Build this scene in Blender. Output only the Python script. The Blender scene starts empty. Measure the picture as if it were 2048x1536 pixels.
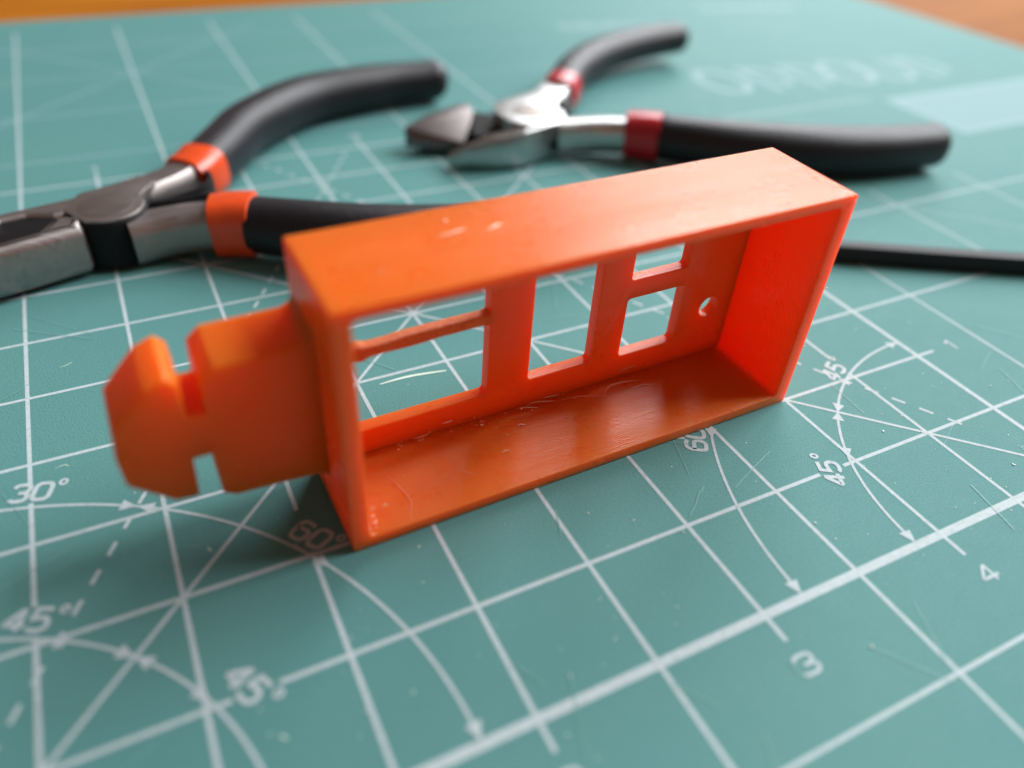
import bpy, bmesh, math, random
from mathutils import Vector, Matrix

# ------------------------------------------------------------------ camera, light, exposure
scn = bpy.context.scene
COL = scn.collection
MM = 0.001                                   # everything below is measured in millimetres
random.seed(7)

cam_d = bpy.data.cameras.new('camera'); cam = bpy.data.objects.new('camera', cam_d); COL.objects.link(cam)
right = Vector((0.8939434, -0.4455167, 0.0487852))
down = Vector((-0.2433453, -0.5739035, -0.7819321))
fwd = Vector((0.3763618, 0.6871314, -0.6214517))
m = Matrix((right, -down, -fwd)).transposed().to_4x4()
m.translation = Vector((30.386, -28.860, 64.682)) * MM
cam.matrix_world = m
cam_d.sensor_width = 36.0
cam_d.lens = 27.489
cam_d.clip_start = 0.002
cam_d.clip_end = 20.0
cam_d.dof.use_dof = True
cam_d.dof.focus_distance = 0.0965
cam_d.dof.aperture_fstop = 9.4
scn.camera = cam

world = bpy.data.worlds.new('World'); scn.world = world; world.use_nodes = True
bg = world.node_tree.nodes['Background']
bg.inputs[0].default_value = (0.76, 0.54, 0.45, 1)
bg.inputs[1].default_value = 0.23

# two windows of the room: a tall one to the right, a lower and dimmer one behind on the right
tgt = Vector((0.075, 0.045, 0.0))
def window(az_deg, dist, z, w, h, power, aim):
    d = bpy.data.lights.new('window_light', 'AREA'); d.shape = 'RECTANGLE'; d.size = w; d.size_y = h
    d.energy = power; d.color = (0.94, 0.97, 1.0)
    o = bpy.data.objects.new('window_light', d); COL.objects.link(o)
    a = math.radians(az_deg)
    o.location = tgt + Vector((math.sin(a) * dist, math.cos(a) * dist, z))
    o.rotation_euler = (Vector((tgt.x, tgt.y, aim)) - o.location).normalized().to_track_quat('-Z', 'Y').to_euler()
window(90, 3.0, 2.6, 2.3, 2.3, 275.0, 0.6)
window(47, 3.0, 1.85, 1.60, 1.9, 100.0, 1.2)

vs = scn.view_settings
vs.view_transform = 'Standard'; vs.look = 'None'; vs.exposure = 0.0; vs.gamma = 1.0
vs.use_curve_mapping = False
scn.render.engine = 'CYCLES'

# ------------------------------------------------------------------ materials
def new_mat(name):
    mt = bpy.data.materials.new(name); mt.use_nodes = True
    nt = mt.node_tree
    return mt, nt, nt.nodes['Principled BSDF']
def N(nt, kind, **kw):
    n = nt.nodes.new(kind)
    for k, v in kw.items():
        if k in n.inputs: n.inputs[k].default_value = v
        else: setattr(n, k, v)
    return n
def coords(nt, scale=(1000, 1000, 1000), rot=(0, 0, 0)):
    tc = N(nt, 'ShaderNodeTexCoord'); mp = N(nt, 'ShaderNodeMapping')
    mp.inputs['Scale'].default_value = scale; mp.inputs['Rotation'].default_value = rot
    nt.links.new(tc.outputs['Object'], mp.inputs['Vector'])
    return mp.outputs['Vector']
def noise(nt, vec, scale, detail=3.0, rough=0.55):
    n = N(nt, 'ShaderNodeTexNoise'); nt.links.new(vec, n.inputs['Vector'])
    n.inputs['Scale'].default_value = scale; n.inputs['Detail'].default_value = detail; n.inputs['Roughness'].default_value = rough
    return n.outputs['Fac']
def ramp(nt, fac, stops):
    r = N(nt, 'ShaderNodeValToRGB'); nt.links.new(fac, r.inputs['Fac'])
    el = r.color_ramp.elements
    while len(el) < len(stops): el.new(0.5)
    for e, (p, c) in zip(el, stops): e.position = p; e.color = (*c, 1)
    return r.outputs['Color']
def maprange(nt, fac, a, b, c, d):
    r = N(nt, 'ShaderNodeMapRange'); nt.links.new(fac, r.inputs['Value'])
    for i, v in zip(('From Min', 'From Max', 'To Min', 'To Max'), (a, b, c, d)): r.inputs[i].default_value = v
    return r.outputs['Result']
def bump(nt, bs, height, strength, dist, prev=None):
    b = N(nt, 'ShaderNodeBump'); b.inputs['Strength'].default_value = strength; b.inputs['Distance'].default_value = dist
    nt.links.new(height, b.inputs['Height'])
    if prev: nt.links.new(prev, b.inputs['Normal'])
    nt.links.new(b.outputs['Normal'], bs.inputs['Normal'])
    return b.outputs['Normal']
M = {}

def mk_plastic(name, layered=True, sss=0.0055):
    mt, nt, bs = new_mat(name)
    v = coords(nt)
    streak = coords(nt, (22, 5200, 1400))          # extrusion lines run along the long side
    fine = noise(nt, streak, 1.0, 2.0)
    blot = noise(nt, v, 0.22, 3.0)
    col = ramp(nt, blot, [(0.3, (0.985, 0.138, 0.011)), (0.7, (0.992, 0.150, 0.015))])
    nt.links.new(col, bs.inputs['Base Color'])
    bs.inputs['Subsurface Weight'].default_value = 0.9
    bs.inputs['Subsurface Radius'].default_value = (1.0, 0.16, 0.05)
    bs.inputs['Subsurface Scale'].default_value = sss
    rg = maprange(nt, blot, 0.3, 0.7, 0.25, 0.34)
    nt.links.new(rg, bs.inputs['Roughness'])
    bs.inputs['IOR'].default_value = 1.45; bs.inputs['Specular IOR Level'].default_value = 0.44 if layered else 0.22
    wv = N(nt, 'ShaderNodeTexWave', wave_type='BANDS', bands_direction='Y'); nt.links.new(v, wv.inputs['Vector'])
    wv.inputs['Scale'].default_value = 1.05; wv.inputs['Distortion'].default_value = 0.6; wv.inputs['Detail'].default_value = 1.0
    b0 = bump(nt, bs, wv.outputs['Fac'], 0.45 if layered else 0.18, 0.00006)
    b1 = bump(nt, bs, fine, 0.38 if layered else 0.15, 0.00006, b0)
    g = noise(nt, v, 2.2, 4.0)
    bump(nt, bs, g, 0.04, 0.0001, b1)
    return mt
M['orange'] = mk_plastic('orange_printed_plastic')
M['orange_clip'] = mk_plastic('orange_printed_plastic_smooth', False, 0.016)

mt, nt, bs = new_mat('stringy_filament'); M['string'] = mt
bs.inputs['Base Color'].default_value = (1.0, 0.60, 0.44, 1); bs.inputs['Roughness'].default_value = 0.15
bs.inputs['Subsurface Weight'].default_value = 0.3; bs.inputs['Subsurface Scale'].default_value = 0.0003

mt, nt, bs = new_mat('rough_filament'); M['rough_orange'] = mt
v = coords(nt)
nt.links.new(ramp(nt, noise(nt, v, 1.2, 4), [(0.35, (0.92, 0.17, 0.02)), (0.75, (0.97, 0.30, 0.07))]), bs.inputs['Base Color'])
bs.inputs['Roughness'].default_value = 0.28
bs.inputs['Subsurface Weight'].default_value = 0.4; bs.inputs['Subsurface Scale'].default_value = 0.001
bs.inputs['Subsurface Radius'].default_value = (1, .25, .06)
bump(nt, bs, noise(nt, v, 2.6, 5, 0.7), 0.8, 0.0003)

def mk_mat_surface():
    mt, nt, bs = new_mat('green_cutting_mat'); v = coords(nt)
    f = noise(nt, v, 3.2, 4.0, 0.7); big = noise(nt, v, 0.02, 3.0)
    c1 = ramp(nt, f, [(0.25, (0.092, 0.244, 0.234)), (0.55, (0.110, 0.278, 0.268)), (0.8, (0.136, 0.312, 0.302))])
    c2 = ramp(nt, big, [(0.3, (0.92, 0.97, 0.98)), (0.7, (1.04, 1.02, 1.0))])
    mx = N(nt, 'ShaderNodeMix', data_type='RGBA', blend_type='MULTIPLY'); mx.inputs['Factor'].default_value = 1.0
    nt.links.new(c1, mx.inputs[6]); nt.links.new(c2, mx.inputs[7]); nt.links.new(mx.outputs[2], bs.inputs['Base Color'])
    bs.inputs['Specular IOR Level'].default_value = 0.13
    nt.links.new(maprange(nt, noise(nt, v, 0.35, 3.0), 0.3, 0.7, 0.50, 0.60), bs.inputs['Roughness'])
    bs.inputs['IOR'].default_value = 1.45
    bump(nt, bs, noise(nt, v, 4.2, 3.0, 0.75), 0.8, 0.00010)
    return mt
M['mat'] = mk_mat_surface()

mt, nt, bs = new_mat('white_printed_ink'); M['ink'] = mt
v = coords(nt)
nt.links.new(ramp(nt, noise(nt, v, 1.4, 6, 0.75), [(0.30, (0.14, 0.29, 0.28)), (0.37, (0.38, 0.46, 0.47)), (0.55, (0.45, 0.53, 0.55)), (0.8, (0.50, 0.57, 0.60))]), bs.inputs['Base Color'])
bs.inputs['Roughness'].default_value = 0.55; bs.inputs['Specular IOR Level'].default_value = 0.2
bump(nt, bs, noise(nt, v, 4.5, 3, 0.7), 0.5, 0.00008)
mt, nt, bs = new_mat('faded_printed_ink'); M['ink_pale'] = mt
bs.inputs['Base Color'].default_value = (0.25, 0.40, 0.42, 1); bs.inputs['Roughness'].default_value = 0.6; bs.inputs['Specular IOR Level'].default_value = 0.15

mt, nt, bs = new_mat('faint_printed_ink'); M['ink_faint'] = mt
bs.inputs['Base Color'].default_value = (0.20, 0.36, 0.37, 1); bs.inputs['Roughness'].default_value = 0.6; bs.inputs['Specular IOR Level'].default_value = 0.15
mt, nt, bs = new_mat('knife_scratch'); M['scratch'] = mt
bs.inputs['Base Color'].default_value = (0.62, 0.78, 0.66, 1); bs.inputs['Roughness'].default_value = 0.5
mt, nt, bs = new_mat('dust'); M['dust'] = mt
bs.inputs['Base Color'].default_value = (0.75, 0.78, 0.74, 1); bs.inputs['Roughness'].default_value = 0.5

mt, nt, bs = new_mat('varnished_wood'); M['wood'] = mt
v = coords(nt, (9, 70, 30), (0, 0, math.radians(12)))
g1 = noise(nt, v, 1.0, 5, 0.6)
nt.links.new(ramp(nt, g1, [(0.3, (0.25, 0.070, 0.004)), (0.55, (0.36, 0.118, 0.007)), (0.8, (0.43, 0.155, 0.011))]), bs.inputs['Base Color'])
bs.inputs['Roughness'].default_value = 0.6; bs.inputs['Specular IOR Level'].default_value = 0.06
bump(nt, bs, g1, 0.1, 0.0003)

def mk_steel(name, c, rough, tint):
    mt, nt, bs = new_mat(name)
    v = coords(nt, (260, 5200, 900))
    f = noise(nt, v, 1.0, 3.0)
    nt.links.new(ramp(nt, f, [(0.3, tuple(x * 0.86 for x in c)), (0.7, c)]), bs.inputs['Base Color'])
    bs.inputs['Metallic'].default_value = 1.0
    nt.links.new(maprange(nt, f, 0.3, 0.7, rough - 0.05, rough + 0.07), bs.inputs['Roughness'])
    bump(nt, bs, f, 0.16, 0.00006)
    return mt
M['steel_dark'] = mk_steel('brushed_grey_steel', (0.37, 0.33, 0.315), 0.46, 0)
M['steel_rivet'] = mk_steel('dull_rivet_steel', (0.30, 0.26, 0.235), 0.48, 0)
M['steel_shaded'] = mk_steel('shaded_dark_steel', (0.20, 0.175, 0.17), 0.42, 0)  # far cutter jaw: reflection of the dim room put into the colour
M['steel_bright'] = mk_steel('polished_bright_steel', (0.50, 0.50, 0.49), 0.32, 0)
mt, nt, bs = new_mat('black_steel_and_gap_shade'); M['black_steel_shade'] = mt
bs.inputs['Base Color'].default_value = (0.006, 0.006, 0.007, 1); bs.inputs['Roughness'].default_value = 0.5; bs.inputs['Specular IOR Level'].default_value = 0.2  # black of the springs, also the painted shade in joints and gaps

mt, nt, bs = new_mat('black_textured_rubber'); M['rubber'] = mt
v = coords(nt)
nt.links.new(ramp(nt, noise(nt, v, 1.6, 3), [(0.3, (0.007, 0.006, 0.008)), (0.7, (0.013, 0.012, 0.015))]), bs.inputs['Base Color'])
bs.inputs['Roughness'].default_value = 0.37
bs.inputs['Specular IOR Level'].default_value = 0.36; bs.inputs['Sheen Weight'].default_value = 0.03; bs.inputs['Sheen Roughness'].default_value = 0.45; bs.inputs['Sheen Tint'].default_value = (0.9, 0.85, 1, 1)
bump(nt, bs, noise(nt, v, 1.6, 3, 0.8), 0.6, 0.0003)
def mk_gloss(name, c, r):
    mt, nt, bs = new_mat(name); v = coords(nt)
    nt.links.new(ramp(nt, noise(nt, v, 0.5, 3), [(0.3, tuple(x * 0.88 for x in c)), (0.7, c)]), bs.inputs['Base Color'])
    bs.inputs['Roughness'].default_value = r
    bs.inputs['Subsurface Weight'].default_value = 0.1; bs.inputs['Subsurface Scale'].default_value = 0.001
    return mt
M['collar_orange'] = mk_gloss('glossy_orange_red_plastic', (0.74, 0.075, 0.012), 0.28)
M['collar_red'] = mk_gloss('glossy_crimson_plastic', (0.50, 0.012, 0.022), 0.32)
M['rod'] = mk_gloss('satin_black_plastic', (0.016, 0.016, 0.018), 0.55)
M['rod'].node_tree.nodes['Principled BSDF'].inputs['Specular IOR Level'].default_value = 0.3

# ------------------------------------------------------------------ helpers
def tag(o, label=None, cat=None, group=None, kind=None):
    if label: o['label'] = label
    if cat: o['category'] = cat
    if group: o['group'] = group
    if kind: o['kind'] = kind
    return o
def empty(name, loc_mm, rot=(0, 0, 0)):
    o = bpy.data.objects.new(name, None); COL.objects.link(o)
    o.location = Vector(loc_mm) * MM; o.rotation_euler = rot; o.empty_display_size = 0.01
    return o
def finish(me, angle=40):
    for p in me.polygons: p.use_smooth = True
    me.set_sharp_from_angle(angle=math.radians(angle))
def obj(name, me, mat, parent=None):
    o = bpy.data.objects.new(name, me); COL.objects.link(o)
    me.materials.clear(); me.materials.append(M[mat])
    if parent: o.parent = parent
    return o
def from_bm(bm, name, mat, parent=None, angle=40, smooth=True):
    for v in bm.verts: v.co *= MM
    bmesh.ops.recalc_face_normals(bm, faces=bm.faces)
    me = bpy.data.meshes.new(name); bm.to_mesh(me); bm.free()
    if smooth: finish(me, angle)
    return obj(name, me, mat, parent)

def rounded(poly, radii, seg=5):
    """polygon with rounded corners; radii: one number or one per corner"""
    n = len(poly); out = []
    for i in range(n):
        p = Vector(poly[i]); a = Vector(poly[i - 1]) - p; b = Vector(poly[(i + 1) % n]) - p
        r = radii if not isinstance(radii, (list, tuple)) else radii[i]
        if r <= 0: out.append(p); continue
        ang = a.angle(b); d = min(r / math.tan(ang / 2), a.length * 0.49, b.length * 0.49)
        p0 = p + a.normalized() * d; p1 = p + b.normalized() * d
        for k in range(seg + 1):
            t = k / seg
            out.append((1 - t) ** 2 * p0 + 2 * t * (1 - t) * p + t * t * p1)
    return out
def slab(loops, z0, z1, bev, res=2):
    """bmesh of a 2D outline with holes, extruded z0..z1 with rounded edges (from a filled 2D curve)"""
    cu = bpy.data.curves.new('outline', 'CURVE'); cu.dimensions = '2D'; cu.fill_mode = 'BOTH'
    cu.extrude = (z1 - z0) / 2 - bev; cu.bevel_depth = bev; cu.bevel_resolution = res; cu.offset = -bev
    for lp in loops:
        sp = cu.splines.new('POLY'); sp.points.add(len(lp) - 1); sp.use_cyclic_u = True
        for q, p in zip(sp.points, lp): q.co = (p[0], p[1], 0, 1)
    o = bpy.data.objects.new('outline', cu); COL.objects.link(o)
    bpy.context.view_layer.update()
    me = bpy.data.meshes.new_from_object(o.evaluated_get(bpy.context.evaluated_depsgraph_get()))
    bm = bmesh.new(); bm.from_mesh(me)
    bpy.data.objects.remove(o); bpy.data.curves.remove(cu); bpy.data.meshes.remove(me)
    bmesh.ops.remove_doubles(bm, verts=bm.verts, dist=0.002)
    for v in bm.verts: v.co.z += (z0 + z1) / 2
    return bm
def xz(bm):
    """turn an outline drawn in (x, z) and extruded along +depth into box axes: (x, y=depth, z)"""
    for v in bm.verts: v.co = Vector((v.co.x, v.co.z, v.co.y))
    bmesh.ops.reverse_faces(bm, faces=bm.faces)
    return bm
def catmull(P, n=8):
    P = [Vector(p) for p in P]; out = []
    Q = [2 * P[0] - P[1]] + P + [2 * P[-1] - P[-2]]
    for i in range(1, len(Q) - 2):
        for k in range(n):
            t = k / n
            out.append(0.5 * ((2 * Q[i]) + (Q[i + 1] - Q[i - 1]) * t + (2 * Q[i - 1] - 5 * Q[i] + 4 * Q[i + 1] - Q[i + 2]) * t * t + (3 * Q[i] - Q[i - 1] - 3 * Q[i + 1] + Q[i + 2]) * t ** 3))
    out.append(P[-1]); return out
def sweep(path, rad, nseg=20, power=2.3, cap0=0.0, cap1=1.0):
    """solid swept along path; rad(t)->(half width, half height); cap: rounded end length as share of the width"""
    L = [0.0]
    for a, b in zip(path, path[1:]): L.append(L[-1] + (b - a).length)
    tot = L[-1]
    def at(s):
        s = min(max(s, 0), tot)
        for i in range(len(L) - 1):
            if s <= L[i + 1] or i == len(L) - 2:
                f = (s - L[i]) / max(L[i + 1] - L[i], 1e-9); return path[i].lerp(path[i + 1], f)
    st = [(s, 1.0) for s in L]
    w0 = rad(0)[0] * cap0; w1 = rad(1)[0] * cap1
    if cap0 > 0: st = [x for x in st if x[0] > w0]; st = [(w0 * (1 - math.cos(a)), max(math.sin(a), 0.03)) for a in [k * math.pi / 12 for k in range(0, 7)]] + st
    if cap1 > 0: st = [x for x in st if x[0] < tot - w1]; st += [(tot - w1 * (1 - math.cos(a)), max(math.sin(a), 0.03)) for a in [k * math.pi / 12 for k in range(6, -1, -1)]]
    bm = bmesh.new(); rings = []
    for s, k in st:
        c = at(s); d = (at(s + 0.4) - at(s - 0.4)).normalized()
        side = d.cross(Vector((0, 0, 1))).normalized(); up = side.cross(d).normalized()
        rw, rh = rad(s / tot); ring = []
        for j in range(nseg):
            a = 2 * math.pi * j / nseg; ca, sa = math.cos(a), math.sin(a)
            f = (abs(ca) ** power + abs(sa) ** power) ** (-1 / power)
            ring.append(bm.verts.new(c + side * (ca * f * rw * k) + up * (sa * f * rh * k)))
        rings.append(ring)
    for r0, r1 in zip(rings, rings[1:]):
        for j in range(nseg):
            bm.faces.new((r0[j], r0[(j + 1) % nseg], r1[(j + 1) % nseg], r1[j]))
    bm.faces.new(rings[0]); bm.faces.new(rings[-1])
    return bm
def ribbon(bm, pts, w, z, closed=False):
    """flat printed line of width w along 2D points"""
    P = [Vector((p[0], p[1])) for p in pts]; n = len(P); A = []; B = []
    for i in range(n):
        if closed: a, b = P[i] - P[i - 1], P[(i + 1) % n] - P[i]
        else: a = P[i] - P[max(i - 1, 0)]; b = P[min(i + 1, n - 1)] - P[i]
        if a.length < 1e-9: a = b
        if b.length < 1e-9: b = a
        a = a.normalized(); b = b.normalized(); t = (a + b)
        t = t.normalized() if t.length > 1e-6 else a
        nrm = Vector((-t.y, t.x)); k = min(1 / max(t.dot(a), 0.35), 2.2) * w / 2
        A.append(bm.verts.new((P[i].x + nrm.x * k, P[i].y + nrm.y * k, z))); B.append(bm.verts.new((P[i].x - nrm.x * k, P[i].y - nrm.y * k, z)))
    for i in range(n if closed else n - 1):
        j = (i + 1) % n
        f = bm.faces.new((A[i], B[i], B[j], A[j]))
    return bm
def up_faces(bm):
    bm.normal_update()
    for f in bm.faces:
        if f.normal.z < 0: f.normal_flip()
def flat(bm, name, mat, parent, label=None):
    up_faces(bm)
    for v in bm.verts: v.co *= MM
    me = bpy.data.meshes.new(name); bm.to_mesh(me); bm.free()
    o = obj(name, me, mat, parent)
    if label: o['label'] = label
    return o

# ------------------------------------------------------------------ setting: table top
bm = bmesh.new(); bmesh.ops.create_grid(bm, x_segments=8, y_segments=8, size=900)
for v in bm.verts: v.co += Vector((150, 120, -2.2))
tag(from_bm(bm, 'table_top', 'wood', smooth=False), kind='structure')

# ------------------------------------------------------------------ cutting mat with its printing
U = 12.7                                         # half an inch, the pitch of the printed grid
mat_root = empty('cutting_mat', (0, 0, 0))
tag(mat_root, 'green self-healing cutting mat with white printed grid and angle marks, lying on the wooden table', 'cutting mat')
MX0, MX1, MY0, MY1 = -60.0, 302.5, -52.0, 247.0
sheet = slab([rounded([(MX0, MY0), (MX1, MY0), (MX1, MY1), (MX0, MY1)], 5)], -2.18, 0.0, 0.25, 2)
from_bm(sheet, 'mat_sheet', 'mat', mat_root, 60)

def pline(a, b, w, z, name='grid_line', ink='ink'):
    flat(ribbon(bmesh.new(), [(a[0] * U, a[1] * U), (b[0] * U, b[1] * U)], w, z), name, ink, mat_root)
TH = 0.49
Z1, Z2, Z3, Z4, Z5, Z6 = 0.016, 0.022, 0.028, 0.034, 0.040, 0.046
# gaps the angle figures leave in the grid lines
gaps_u = {1: [(2.08, 2.36), (3.50, 3.74)], 9: [(2.08, 2.36), (3.50, 3.74)], 3: [(2.03, 2.52)], 7: [(2.03, 2.52)]}
gaps_v = {1: [(2.17, 2.49), (7.54, 7.84)]}
def segs(a, b, gaps):
    out = []; c = a
    for g0, g1 in sorted(gaps): out.append((c, g0)); c = g1
    out.append((c, b)); return out
for v in range(0, 11):                           # lines along the mat
    if v == 0: a, b, w = -2.9, 16.6, 1.02
    elif v % 2: a, b, w = -2.9, 16.6, TH
    else: a, b, w = -0.25, 10.26, TH
    for s, e in segs(a, b, gaps_v.get(v, [])): pline((s, v), (e, v), w, Z1)
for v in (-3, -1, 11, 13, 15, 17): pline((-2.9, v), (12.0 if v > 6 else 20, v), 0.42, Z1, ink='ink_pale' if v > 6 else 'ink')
for u in range(0, 11):                           # lines across the mat
    w = 0.72 if u in (0, 10) else TH
    a, b = (-3.9, 18.4) if u % 2 else (-0.25, 10.3)
    if u in (0, 10): a, b = 0, 10
    for s, e in segs(a, b, gaps_u.get(u, [])): pline((u, s), (u, e), w, Z2)
for u in (-1, 11, 13, 15, 17): pline((u, -3.9), (u, 18.4 if u < 0 else 5.6), 0.42, Z2)
# 45 degree lines
for a, b in (((0, 0), (10, 10)), ((10, 0), (0, 10)), ((10, 8), (17, 1)), ((0, 18), (8, 10)), ((0, 12), (6, 18))):
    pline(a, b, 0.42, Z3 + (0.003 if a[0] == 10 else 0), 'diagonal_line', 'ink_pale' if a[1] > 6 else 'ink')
# 60 and 30 degree dashed lines
for cx, sg in ((0, 1), (10, -1)):
    for deg, r0, r1 in ((60, 1.10, 11.3), (30, 3.86, 4.0)):
        c, s = math.cos(math.radians(deg)), math.sin(math.radians(deg)); r = r0
        bm = bmesh.new()
        while r < r1:
            ribbon(bm, [((cx + sg * c * r) * U, s * r * U), ((cx + sg * c * (r + 0.14)) * U, s * (r + 0.14) * U)], 0.42, Z3 + 0.004 + 0.001 * (deg == 30)); r += 0.28
        flat(bm, 'dashed_line', 'ink', mat_root)
# arcs with arrowheads
def arrow(bm, cx, sg, r, deg, direction, z, size=1.0):
    """tip lies on the arc at deg; direction +1 points to larger angles"""
    ln = 1.75 * size / (r * U); a0 = math.radians(deg); a1 = a0 - direction * ln; hw = 0.78 * size / U
    P = lambda rr, a: ((cx + sg * rr * math.cos(a)) * U, rr * math.sin(a) * U, z)
    f = bm.faces.new([bm.verts.new(P(r, a0)), bm.verts.new(P(r - hw, a1)), bm.verts.new(P(r + hw, a1))])
for cx, sg in ((0, 1), (10, -1)):
    for r, tips in ((3.59, ((0.4, -1), (60, 1), (60, -1), (30.6, -1), (89.6, 1))), (2.29, ((0.5, -1), (45, 1), (45, -1), (62, 1), (27.5, -1), (89.4, 1)))):
        bm = bmesh.new()
        a0, a1 = 0.8, 89.2
        ribbon(bm, [((cx + sg * r * math.cos(t)) * U, r * math.sin(t) * U) for t in [math.radians(a0 + (a1 - a0) * k / 72) for k in range(73)]], 0.36, Z4)
        for k, (d, di) in enumerate(tips): arrow(bm, cx, sg, r, d, di, Z5 + k * 0.002)
        flat(bm, 'protractor_arc', 'ink', mat_root)
# figures drawn as strokes
def arcpts(cx, cy, rx, ry, a0, a1, n=8):
    return [(cx + rx * math.cos(math.radians(a0 + (a1 - a0) * k / n)), cy + ry * math.sin(math.radians(a0 + (a1 - a0) * k / n))) for k in range(n + 1)]
def rrect(x0, y0, x1, y1, r):
    return arcpts(x1 - r, y1 - r, r, r, 0, 90, 4) + arcpts(x0 + r, y1 - r, r, r, 90, 180, 4) + arcpts(x0 + r, y0 + r, r, r, 180, 270, 4) + arcpts(x1 - r, y0 + r, r, r, 270, 360, 4)
G = {  # unit box 0..0.8 wide, 0..1 high
 '0': [(rrect(0, 0, .8, 1, .26), True)],
 '1': [([(.1, .80), (.42, 1), (.42, 0)], False)],
 '2': [([(0, .75)] + arcpts(.3, .75, .3, .25, 170, 90, 3) + arcpts(.5, .75, .3, .25, 90, -60, 5) + [(0, .02), (.82, .02)], False)],
 '3': [([(0, .82)] + arcpts(.25, .8, .22, .2, 150, 90, 3) + arcpts(.55, .75, .25, .25, 90, -90, 6) + [(.3, .5)], False), ([(.35, .5)] + arcpts(.55, .25, .27, .25, 90, -90, 6) + arcpts(.25, .2, .25, .2, 270, 200, 3), False)],
 '4': [([(.60, 0), (.60, 1.02)], False), ([(.56, .98), (.02, .33), (.06, .27), (.88, .27)], False)],
 '5': [([(.76, 1), (.08, 1), (.02, .55), (.45, .60)] + arcpts(.50, .30, .30, .30, 80, -90, 6) + arcpts(.25, .2, .25, .2, 270, 200, 3), False)],
 '6': [([(.76, .88)] + arcpts(.52, .80, .22, .2, 60, 90, 2) + arcpts(.26, .74, .26, .26, 90, 180, 4) + arcpts(.26, .26, .26, .26, 180, 270, 4) + arcpts(.54, .26, .26, .26, 270, 360, 4) + arcpts(.54, .36, .26, .24, 0, 90, 4) + [(.02, .6)], False)],
 '°': [(arcpts(.18, .98, .17, .17, 0, 330, 11), True)],
}
def figures(txt, pos, rot, h, stroke, wide=1.0, name='angle_figure', slant=0.0):
    bm = bmesh.new(); adv = 1.08; n = len(txt.replace('°', ''))
    x0 = -((n - 1) * adv + .8) / 2
    ca, sa = math.cos(rot), math.sin(rot); x = x0; k = 0
    for ch in txt:
        for pl, cl in G[ch]:
            q = []
            for a, b in pl:
                px = (x + a + slant * (b - .5)) * wide * h; py = (b - .5) * h
                q.append((pos[0] * U + px * ca - py * sa, pos[1] * U + px * sa + py * ca))
            ribbon(bm, q, stroke * (0.6 if ch == '°' else 1), Z6 + 0.003 * k, cl); k += 1
        x += adv
    flat(bm, name, 'ink', mat_root)
for cx, sg in ((0, 1), (10, -1)):
    for txt, r, deg, h in (('45°', 2.45, 67, 2.4), ('45°', 2.53, 25.5, 2.4), ('30°', 3.77, 74.5, 2.45), ('60°', 3.76, 36.0, 2.45)):
        a = math.radians(deg - (0 if sg > 0 else {2.45: 4.8, 2.53: 3.0, 3.77: 3.5, 3.76: 6.0}[r]))
        rot = a - math.pi / 2 if sg > 0 else (math.pi - a) - math.pi / 2
        figures(txt, (cx + sg * r * math.cos(a), r * math.sin(a)), rot, h, 0.52, 0.84, slant=0.10)
for i, txt in enumerate(('1', '2', '3', '4')):
    u = 2 * (i + 1)
    figures(txt, (u, -0.465), 0, 2.0, 0.36, 1.25, 'ruler_figure')
    figures(txt, (10.57, u), 0, 2.0, 0.36, 1.25, 'ruler_figure')
    figures(txt, (u, 10.46), 0, 2.0, 0.36, 1.25, 'ruler_figure')
# blurred printing far back: maker's lettering, info lines, a pale panel
def blob_letters(x0, y0, x1, y1, n, h, stroke, name, seed):
    rnd = random.Random(seed); bm = bmesh.new()
    for i in range(n):
        t = (i + .5) / n; cx = x0 + (x1 - x0) * t; cy = y0 + (y1 - y0) * t; w = math.hypot(x1 - x0, y1 - y0) / n * 0.42
        k = rnd.choice((0, 1, 2))
        if k == 0: ribbon(bm, [(a, b) for a, b in arcpts(cx, cy, w, h * .45, 0, 345, 20)], stroke, Z4 + .001 * i, True)
        elif k == 1: ribbon(bm, [(cx - w, cy + h * .4)] + arcpts(cx, cy - h * .1, w, h * .35, 180, 360, 10) + [(cx + w, cy + h * .4)], stroke, Z4 + .001 * i)
        else: ribbon(bm, [(cx - w * .4, cy - h * .5), (cx - w * .4, cy + h * .45)] + arcpts(cx, cy, w, h * .4, 90, -60, 8), stroke, Z4 + .001 * i)
    return flat(bm, name, 'ink_pale', mat_root)
blob_letters(174, 139, 256, 130, 6, 20, 2.4, 'printed_lettering', 3)
blob_letters(164, 200, 204, 190, 10, 8, 1.3, 'printed_lettering', 5)
blob_letters(226, 208, 262, 200, 10, 7, 1.2, 'printed_lettering', 8)
bm = bmesh.new(); ribbon(bm, [(215, 111), (215, 88), (272, 88), (272, 111)], 2.6, Z4 + .01, True); flat(bm, 'printed_panel_border', 'ink_pale', mat_root)
bm = bmesh.new(); bm.faces.new([bm.verts.new((x, y, Z4)) for x, y in ((215, 88), (272, 88), (272, 111), (215, 111))]); flat(bm, 'printed_panel', 'ink_faint', mat_root)

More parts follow.
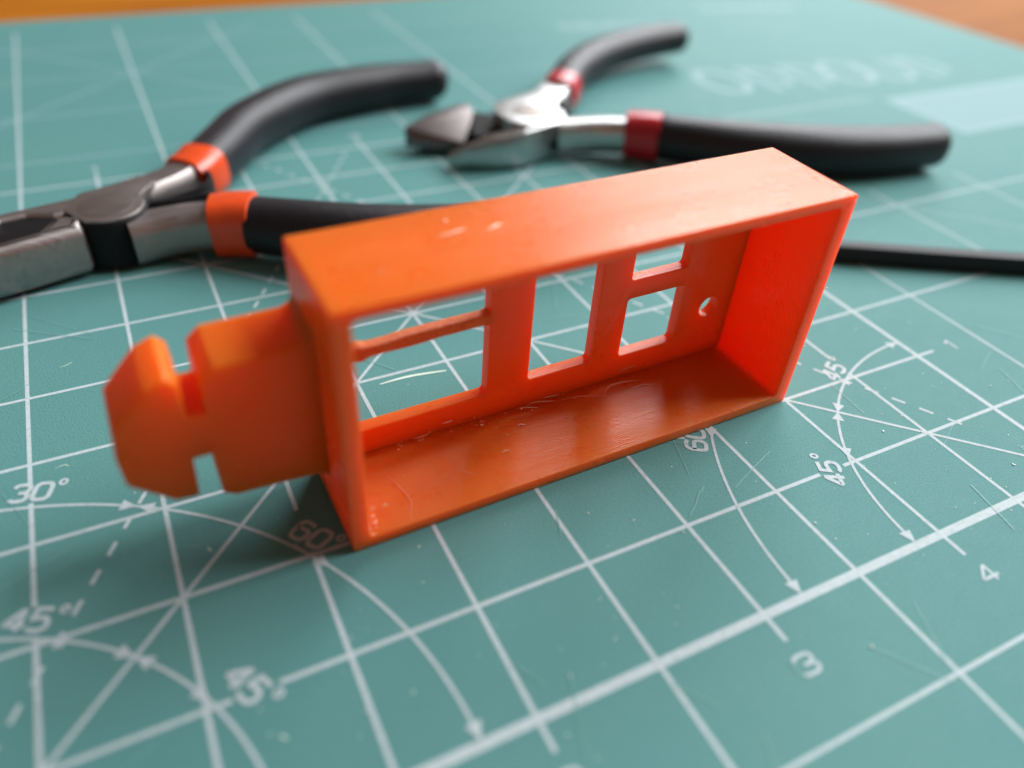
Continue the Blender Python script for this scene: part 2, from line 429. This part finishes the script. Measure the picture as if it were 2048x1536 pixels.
# knife cuts in the mat
def scratch(pts, w, name='knife_cut'):
    P = catmull([Vector((x * U, y * U, 0)) for x, y in pts], 6); n = len(P); bm = bmesh.new(); A = []; B = []
    for i, p in enumerate(P):
        d = (P[min(i + 1, n - 1)] - P[max(i - 1, 0)]).normalized(); t = i / (n - 1)
        k = w * (0.25 + 0.75 * math.sin(math.pi * (0.15 + 0.8 * (1 - t)))) / 2
        A.append(bm.verts.new((p.x - d.y * k, p.y + d.x * k, 0.06))); B.append(bm.verts.new((p.x + d.y * k, p.y - d.x * k, 0.06)))
    for i in range(n - 1): bm.faces.new((A[i], B[i], B[i + 1], A[i + 1]))
    flat(bm, name, 'scratch', mat_root)
scratch([(4.21, 3.885), (4.42, 3.895), (4.62, 3.885), (4.93, 3.835)], 0.42)
scratch([(1.83, 4.42), (1.86, 4.47), (1.90, 4.50)], 0.22)
scratch([(1.30, 5.42), (1.36, 5.43), (1.42, 5.47)], 0.10)
scratch([(2.40, 0.62), (2.44, 0.58)], 0.20)
scratch([(7.74, 3.78), (7.80, 3.74)], 0.12)
scratch([(1.2, 3.86), (1.27, 3.88), (1.31, 3.85)], 0.10)
scratch([(2.25, 2.42), (2.27, 2.36)], 0.14)
M['fine_cut'] = M['scratch'].copy(); M['fine_cut'].node_tree.nodes['Principled BSDF'].inputs['Base Color'].default_value = (0.19, 0.40, 0.37, 1)
rc = random.Random(31)
for i in range(64):
    x, y, a, l = rc.uniform(0.2, 12), rc.uniform(-1.6, 2.0) if i % 2 else rc.uniform(2, 7), rc.uniform(0, math.pi), rc.uniform(0.15, 0.9)
    P = [Vector((x + math.cos(a) * l * t, y + math.sin(a) * l * t + rc.uniform(-.01, .01), 0)) for t in (0, .33, .66, 1)]
    bm = bmesh.new(); ribbon(bm, [(p.x * U, p.y * U) for p in catmull(P, 4)], rc.uniform(0.05, 0.10), 0.070 + i * .0005); flat(bm, 'knife_cut', 'fine_cut', mat_root)
# dust and crumbs on the mat
bm = bmesh.new(); rnd = random.Random(11)
for i in range(150):
    x, y = rnd.uniform(20, 150), rnd.uniform(-8, 22) if i % 3 else rnd.uniform(-8, 70)
    if 38 < x < 104 and 22 < y < 42: continue
    s = rnd.uniform(0.03, 0.09) * (1.6 if rnd.random() < .08 else 1)
    mtx = Matrix.Translation((x, y, s * .6)) @ Matrix.Rotation(rnd.uniform(0, 3), 4, 'Z') @ Matrix.Diagonal((s * rnd.uniform(1, 2.2), s, s * .7, 1))
    bmesh.ops.create_icosphere(bm, subdivisions=1, radius=1, matrix=mtx)
o = from_bm(bm, 'dust_specks', 'dust', None); tag(o, 'tiny pale dust specks scattered over the green mat', 'dust', kind='stuff')

# ------------------------------------------------------------------ orange printed frame with its clip
L, H, D = 59.32, 29.76, 13.65
frame = empty('printed_frame', (41.964, 23.856, 0.02))
tag(frame, 'orange 3D printed plastic frame standing on edge, with rectangular windows and an arrow-shaped clip', 'printed part')
ex = Vector((0.99973855, 0.02286558, 0)); ey = Vector((-0.02286119, 0.99954661, 0.01959452)); ez = ex.cross(ey)
frame.rotation_euler = Matrix((ex, ey, ez)).transposed().to_euler()
def jitter(bm, a, seed):
    rnd = random.Random(seed)
    for v in bm.verts: v.co += Vector((rnd.uniform(-a, a), rnd.uniform(-a, a), rnd.uniform(-a, a)))
    return bm
outer = rounded([(0, 0), (L, 0), (L, H), (0, H)], 0.35, 4)
inner = rounded([(1.85, 1.5), (L - 1.85, 1.5), (L - 1.85, H - 1.25), (1.85, H - 1.25)], 0.7, 4)
from_bm(xz(slab([outer, inner], 0, D, 0.16, 3)), 'side_wall', 'orange', frame, 35)
def win_loop(x0, z0, x1, z1, r=0.55): return rounded([(x0, z0), (x1, z0), (x1, z1), (x0, z1)], r, 5)
panel = [[(0.8, 0.7), (L - 0.8, 0.7), (L - 0.8, H - 0.6), (0.8, H - 0.6)],
         win_loop(3.6, 5.05, 21.0, 24.6), win_loop(26.55, 5.45, 35.65, 24.6), win_loop(40.0, 16.40, 48.55, 24.6), win_loop(39.95, 5.0, 48.75, 13.75),
         [(53.7 + 1.5 * math.cos(a), 9.1 + 1.5 * math.sin(a)) for a in [2 * math.pi * k / 28 for k in range(28)]]]
from_bm(xz(slab(panel, D - 1.75, D - 0.03, 0.14, 2)), 'window_panel', 'orange', frame, 35)
# thin ragged bar across the first window
P = catmull([(3.0, 0, 15.35), (7.5, 0, 15.5), (12, 0, 15.65), (16.5, 0, 15.8), (21.6, 0, 15.85)], 12)
P = [p + Vector((0, D - 0.85, 0)) for p in P]
rb = random.Random(4); wob = [rb.uniform(-.10, .10) for _ in range(60)]
def bar_r(t):
    k = int(t * 55); e = 0.25 * math.exp(-((t - 0.16) / 0.035) ** 2) + 0.35 * max(0, (t - 0.9) / 0.1) ** 2
    w = wob[k // 4] * (1 - t * 55 / 4 + k // 4) + wob[k // 4 + 1] * (t * 55 / 4 - k // 4)
    return 0.72 + e * .4, 0.74 + w * .8 + e
bmr = sweep(P, bar_r, 24, 7.0, 0, 0); jitter(bmr, 0.015, 2)
from_bm(bmr, 'cross_bar', 'rough_orange', frame, 60)
# clip: neck block, slots and arrow head, printed in one piece with the wall
fil = [(0.9, 24.2)] + [(0.0 - 1.2 + 1.2 * math.cos(math.radians(a)), 23.85 - 1.2 * math.sin(math.radians(a))) for a in (0, 22, 45, 68, 90)]
clip = [(1.2, 24.0), (0.05, 23.9), (-0.3, 23.1), (-1.2, 22.65), (-8.75, 22.6), (-10.1, 21.4), (-10.35, 17.65), (-11.85, 17.75), (-11.75, 21.6), (-12.7, 22.6), (-14.6, 21.8), (-17.95, 18.1),
        (-18.35, 15.0), (-18.2, 11.75), (-14.65, 8.25), (-12.5, 8.05), (-12.25, 12.75), (-10.5, 12.75), (-10.45, 7.4), (-9.3, 6.65), (-1.2, 6.1), (-0.3, 5.7), (0.05, 5.0), (1.2, 4.9)]
rr = [0, .4, .6, .6, .5, .5, .25, .25, .5, .5, .6, .6, .8, .6, .5, .3, .2, .2, .3, .5, .6, .6, .4, 0]
from_bm(xz(slab([rounded(clip, rr, 4)], 6.35, D - 0.06, 0.45, 3)), 'clip', 'orange_clip', frame, 35)
# fine strings of filament left inside
def string(pts, r, name='filament_string'):
    P = catmull(pts, 5)
    from_bm(sweep(P, lambda t: (r * (0.5 + math.sin(math.pi * min(max(t, .08), .92))), r * (0.5 + math.sin(math.pi * min(max(t, .08), .92)))), 6, 2, 0, 0), name, 'string', frame, 60)
fl = 1.54
rs = random.Random(21)
for pts, r in [([(36.6, 9.2, .05), (37.4, 10.0, .25), (38.7, 10.4, .35), (40.9, 10.3, .2), (42.5, 10.0, .05)], .05), ([(40.2, 11.7, .9), (41.6, 11.8, 1.1), (43.1, 11.7, 1.2)], .045), ([(40.4, 9.0, .05), (42.2, 9.0, .12), (44.0, 8.5, .05)], .045),
               ([(31.0, 10.8, .05), (33.5, 10.2, .25), (36.4, 9.2, .08)], .03), ([(26.4, 11.4, .3), (27.6, 11.3, .5), (29.2, 11.0, .3), (30.2, 10.9, .1)], .06), ([(25.0, 11.5, .2), (26.2, 11.0, .35), (27.6, 10.6, .1)], .05), ([(28.8, 11.6, .5), (29.8, 11.4, .6), (31.2, 11.5, .3)], .05),
               ([(23.6, 8.7, .04), (24.1, 8.8, .12), (24.7, 8.6, .04)], .06), ([(6.6, 7.4, .03), (7.1, 5.4, .06), (7.5, 3.0, .05), (6.8, 1.4, .05), (6.5, .3, .03)], .022), ([(14.0, 5.2, .03), (14.9, 4.2, .05), (15.6, 3.4, .03)], .018), ([(19.8, 5.4, .03), (20.4, 5.5, .1), (20.9, 5.4, .03)], .05),
               ([(11.2, 11.7, .2), (12.2, 11.5, .3), (13.4, 11.7, .25)], .05), ([(15.0, 11.7, 1.2), (15.7, 11.6, 1.3), (16.3, 11.7, 1.25)], .09), ([(4.3, 3.0, .3), (4.7, 3.3, .5), (5.0, 3.2, .1)], .05)]:
    string([Vector((x, y, fl + z)) for x, y, z in pts], r)
for pts, r in [([(13.2, 8.3), (14.6, 8.5), (16.1, 8.8)], .09), ([(17.9, 7.8), (18.8, 8.1), (19.7, 8.4)], .10), ([(14.7, 10.9), (15.2, 11.0)], .07), ([(6, 5), (6.3, 4.2)], .04), ([(24, 6.2), (26.5, 6.5)], .03)]:
    string([Vector((x, y, H + .005)) for x, y in pts], r, 'scuff')
bm = bmesh.new()
for i in range(46):
    if i < 30: p = (rs.uniform(8, 33), rs.gauss(10.9, .5), fl + abs(rs.gauss(0, .5)) + .05)
    elif i < 38: p = (2.6 + rs.uniform(0, .6), rs.uniform(.3, 3), fl + rs.uniform(.1, 2.2))
    else: p = (rs.uniform(5, 26), rs.uniform(2, 9), fl + .03)
    s = rs.uniform(.04, .10) * (1.8 if rs.random() < .12 else 1)
    bmesh.ops.create_icosphere(bm, subdivisions=1, radius=1, matrix=Matrix.Translation(p) @ Matrix.Rotation(rs.uniform(-.6, .6), 4, 'Z') @ Matrix.Diagonal((s * rs.uniform(1, 2.6), s, s * .8, 1)))
o = from_bm(bm, 'filament_crumbs', 'string', frame); o['kind'] = 'stuff'
# frayed corner
for x, y, z, d in [(L - .2, .1, H - .5, (-.9, -.25, -.55)), (L - .8, .05, H - .9, (-.3, -.35, -.6)), (L - .3, .05, H - .6, (-.5, -.3, .1)), (L, .1, 17.5, (.45, -.1, .2)), (L, .1, 9.0, (.4, -.1, .05))]:
    p = Vector((x, y, z)); d = Vector(d)
    string([p, p + d * .5 + Vector((0, 0, .06)), p + d], 0.035, 'frayed_end')

# ------------------------------------------------------------------ pliers
def loc_shift(bm, o):
    for v in bm.verts: v.co -= Vector((o[0], o[1], 0))
    return bm
def arc2(c, r, a0, a1, n=10):
    return [(c[0] + r * math.cos(math.radians(a0 + (a1 - a0) * k / n)), c[1] + r * math.sin(math.radians(a0 + (a1 - a0) * k / n))) for k in range(n + 1)]
def part_slab(name, root, o, poly, z0, z1, bev, mat, rnd=0.4, shape=None, res=3):
    bm = loc_shift(slab([rounded(poly, rnd, 3)], z0, z1, bev, res), o)
    if shape: 
        for v in bm.verts: shape(v)
    return from_bm(bm, name, mat, root, 32)
def part_sweep(name, root, o, pts, rad, mat, **kw):
    P = [Vector((p[0] - o[0], p[1] - o[1], p[2])) for p in catmull([(a, b, c) for a, b, c in pts], 8)]
    return from_bm(sweep(P, rad, **kw), name, mat, root, 45)

# gripping pliers, orange collars
OA = (26.4, 97.0)
pa = empty('pliers', (OA[0], OA[1], 0))
tag(pa, 'grey steel gripping pliers with black handles and orange collars, at the left', 'pliers')
part_slab('jaw', pa, OA, [(-26, 80.2), (-6, 83.2), (8, 86.8), (22.6, 90.8), (23.4, 94.5), (21, 96.0), (19.2, 95.9), (16.5, 91.6), (12.0, 90.3), (7, 89.6), (2, 88.0), (-26, 82.6)], 0.7, 8.6, 1.5, 'steel_dark', 0.4)
part_slab('jaw', pa, OA, [(-26, 83.2), (2, 88.6), (7, 93.6), (12.2, 97.2), (15.6, 97.8), (19.2, 96.3), (21, 96.6), (24, 97.5), (24.5, 102.8), (21.5, 101.6), (12.5, 99.6), (-2, 95.5), (-26, 86.5)], 0.7, 8.6, 0.8, 'steel_dark', 0.4)
part_slab('joint_core', pa, OA, arc2(OA, 6.0, 0, 350, 30), 0.9, 8.3, 0.3, 'black_steel_shade', 0)  # coloured black so the recess in the joint looks deep in shade
part_slab('joint_plate', pa, OA, [(23.2, 92.3)] + arc2(OA, 5.6, -100, 20, 12) + [(32.4, 100.6), (34.5, 103.3), (32.4, 106.6), (28.5, 104.6), (23, 102.6), (20.6, 97.2)], 6.9, 8.62, 0.08, 'steel_dark', 0.5)
part_slab('jaw_gap_shade', pa, OA, [(-20, 82.4), (2, 87.6), (8, 88.8), (16.5, 91.0), (20, 95.9), (15.5, 98.2), (11, 97.6), (2, 89.8), (-20, 84)], 0.9, 8.0, 0.2, 'black_steel_shade', 0.2)  # black filler painting the shade in the deep jaw opening
part_slab('rivet', pa, OA, arc2(OA, 4.0, 0, 350, 32), 7.0, 8.64, 0.02, 'steel_rivet', 0)
part_slab('shank_gap_shade', pa, OA, [(31.2, 96.6), (31.6, 100.6), (37, 102.6), (41, 106), (43, 100), (41.5, 95.8), (36, 95.8)], 1.0, 7.0, 0.2, 'black_steel_shade', 0.3)  # added black block, stands for the shade between the shanks
part_sweep('handle_shank', pa, OA, [(30.0, 103.0, 4.5), (37.5, 107.6, 4.6), (41.5, 111.2, 5.0), (44, 114, 5.2)], lambda t: (2.9, 3.9), 'steel_dark', power=5, cap0=0, cap1=0)
part_sweep('handle_shank', pa, OA, [(28.6, 92.6, 4.3), (33, 93.2, 4.4), (38, 92.8, 4.6), (44, 91.0, 4.8)], lambda t: (2.5 + .5 * t, 3.5), 'steel_dark', power=5, cap0=0, cap1=0)
part_sweep('spring', pa, OA, [(32, 98.6, 5), (36, 98.9, 5), (41, 100.8, 5.2), (43, 104.5, 5.2), (42.5, 108, 5.2)], lambda t: (0.5, 2.6), 'black_steel_shade', power=6, cap0=0, cap1=0)
part_sweep('spring', pa, OA, [(32, 98.0, 5), (36, 97.9, 5), (41, 98.2, 5.0), (44, 95.5, 5.0), (44.5, 93, 5.0)], lambda t: (0.5, 2.6), 'black_steel_shade', power=6, cap0=0, cap1=0)
part_sweep('collar', pa, OA, [(39.2, 109.2, 5.1), (41.6, 111.4, 5.3), (43.6, 114.0, 5.5)], lambda t: (4.2 + .35 * t, 4.1 + .35 * t), 'collar_orange', power=3.2, cap0=.12, cap1=0.08)
part_sweep('collar', pa, OA, [(40.6, 92.0, 4.9), (44, 90.9, 5.1), (47.2, 89.4, 5.2)], lambda t: (4.0 + .35 * t, 4.5 + .3 * t), 'collar_orange', power=3.6, cap0=.12, cap1=0.08)
grip = lambda t: (4.25 + 0.55 * math.sin(math.pi * min(1, t * 1.15)), 4.35 + 0.5 * math.sin(math.pi * min(1, t * 1.15)))
part_sweep('grip', pa, OA, [(42.9, 112.9, 5.5), (48.2, 121, 5.6), (55.2, 131.2, 5.6), (69, 142.6, 5.4), (86, 147.3, 5.2), (97, 148.2, 5.0), (104.5, 148.0, 5.0)], grip, 'rubber', cap0=.15, cap1=.8, nseg=28)
part_sweep('grip', pa, OA, [(46.3, 89.5, 5.3), (53.3, 84.6, 5.4), (61.5, 79.8, 5.3), (70.6, 76.0, 5.2), (82, 72.9, 5.0), (94, 72.2, 5), (107, 74.0, 5)], grip, 'rubber', cap0=.15, cap1=.8, nseg=28)

# side cutters, red collars
OB = (108.6, 113.5)
pb = empty('side_cutters', (OB[0], OB[1], 0))
tag(pb, 'bright steel side cutters with black handles and dark red collars behind the orange frame', 'side cutters')
def hull(name, root, o, pts, mat, bev=0.18):
    bm = bmesh.new()
    for p in pts: bm.verts.new((p[0] - o[0], p[1] - o[1], p[2]))
    bmesh.ops.convex_hull(bm, input=bm.verts)
    bmesh.ops.dissolve_limit(bm, angle_limit=math.radians(4), verts=bm.verts, edges=bm.edges)
    bmesh.ops.bevel(bm, geom=bm.edges[:], offset=bev, segments=2, profile=0.5, affect='EDGES', clamp_overlap=True)
    return from_bm(bm, name, mat, root, 30)
near = []
for (x, y, z) in [(88.6, 109.6, 3.4), (92, 107.7, 5.0), (97, 105.7, 6.6), (103, 104.5, 7.7), (110, 106.2, 8.0), (110.5, 109.4, 8.0), (104.5, 108.0, 7.7), (97.5, 109.0, 6.4), (90.5, 110.9, 3.4)]:
    near += [(x, y, z), (x, y, 0.9)]
hull('jaw', pb, OB, near, 'steel_bright')
hull('jaw', pb, OB, [(83.4, 120.0, 1.6), (83.4, 120.4, 5.6), (90, 124.0, 1.0), (90, 123.8, 6.4), (99.5, 125.9, .9), (99.5, 125.7, 7.2), (99.8, 122.5, .9), (99.6, 122.2, 6.6), (84.6, 118.6, 3.2), (84.6, 118.6, 1.8), (94.4, 114.4, 3.0), (94.4, 114.4, 1.2)], 'steel_shaded')
part_slab('jaw_gap_shade', pb, OB, [(95.2, 112.8), (100.2, 124.6), (107.5, 120), (104.5, 108.6), (98.5, 109.6)], 0.9, 5.4, 0.15, 'black_steel_shade', 0.1)  # black wedge in place of the shaded gap between the blades
def facing(v):
    if v.co.z > 6: v.co.z += -0.062 * v.co.x + 0.035 * v.co.y
part_slab('joint_core', pb, OB, arc2(OB, 6.0, 0, 350, 30), 0.9, 7.0, 0.3, 'black_steel_shade', 0)
part_slab('joint_plate', pb, OB, arc2(OB, 7.4, -100, 12, 12) + [(118.5, 119.0), (127.5, 129.8), (124.0, 133.6), (115.8, 125.0)] + arc2(OB, 7.6, 100, 235, 12), 4.2, 8.3, 0.2, 'steel_bright', 0.4, facing)
part_slab('rivet', pb, OB, arc2(OB, 3.7, 0, 350, 32), 7.0, 8.42, 0.06, 'steel_rivet', 0, facing)
part_sweep('handle_shank', pb, OB, [(118, 121.5, 4.5), (122, 126, 4.6), (127, 131.5, 4.8)], lambda t: (2.9, 3.3), 'steel_bright', power=5, cap0=0, cap1=0)
part_sweep('handle_shank', pb, OB, [(112.2, 108.6, 4.3), (117, 107.6, 4.3), (123, 105.4, 4.5), (130, 101.0, 4.8)], lambda t: (2.6 + .3 * t, 3.3), 'steel_bright', power=5, cap0=0, cap1=0)
part_sweep('spring', pb, OB, [(114, 114.8, 4), (119, 117, 4), (122.5, 121, 4), (124, 125, 4)], lambda t: (0.6, 2.4), 'black_steel_shade', power=6, cap0=0, cap1=0)
part_sweep('collar', pb, OB, [(123.2, 127.8, 4.9), (125.6, 130.3, 5.0), (127.8, 132.8, 5.1)], lambda t: (4.0 + .3 * t, 4.0 + .3 * t), 'collar_red', power=3.2, cap0=.12, cap1=.08)
part_sweep('collar', pb, OB, [(126.2, 104.0, 4.8), (129.2, 101.7, 5.0), (132.2, 99.0, 5.1)], lambda t: (4.0 + .35 * t, 4.3 + .3 * t), 'collar_red', power=3.4, cap0=.12, cap1=.08)
part_sweep('grip', pb, OB, [(127.2, 132.0, 5.1), (136.5, 142.6, 5.4), (149.5, 151.4, 5.8), (166, 156.6, 6.2), (181.5, 158.2, 6.4)], lambda t: (4.2 + .4 * math.sin(math.pi * t), 3.9 + .3 * math.sin(math.pi * t)), 'rubber', cap0=.15, cap1=.8, nseg=28)
part_sweep('grip', pb, OB, [(131.4, 99.5, 5.1), (142.5, 90.5, 5.2), (156, 82.7, 5.2), (169, 78.2, 5.1), (182, 75.8, 5.1), (189, 75.4, 5.1)], lambda t: (4.3 + .7 * math.sin(math.pi * min(1, t * 1.1)), 4.5 + .5 * math.sin(math.pi * min(1, t * 1.1))), 'rubber', cap0=.15, cap1=.8, nseg=28)

# slim black rod
OR = (136.5, 51.6)
bmr = sweep([Vector((p[0] - OR[0], p[1] - OR[1], 1.70)) for p in catmull([(124, 58.6, 0), (136.8, 51.6, 0), (164.5, 36.0, 0), (200, 17.5, 0), (236, 0.5, 0)], 10)], lambda t: (1.35, 1.65), 16, 5.5, 0, 0)
for v in bmr.verts: v.co.z += 0.03
ro = from_bm(bmr, 'black_rod', 'rod', None, 30); ro.location = Vector((OR[0], OR[1], 0)) * MM
tag(ro, 'slim straight black rod lying on the mat to the right of the orange frame', 'rod')
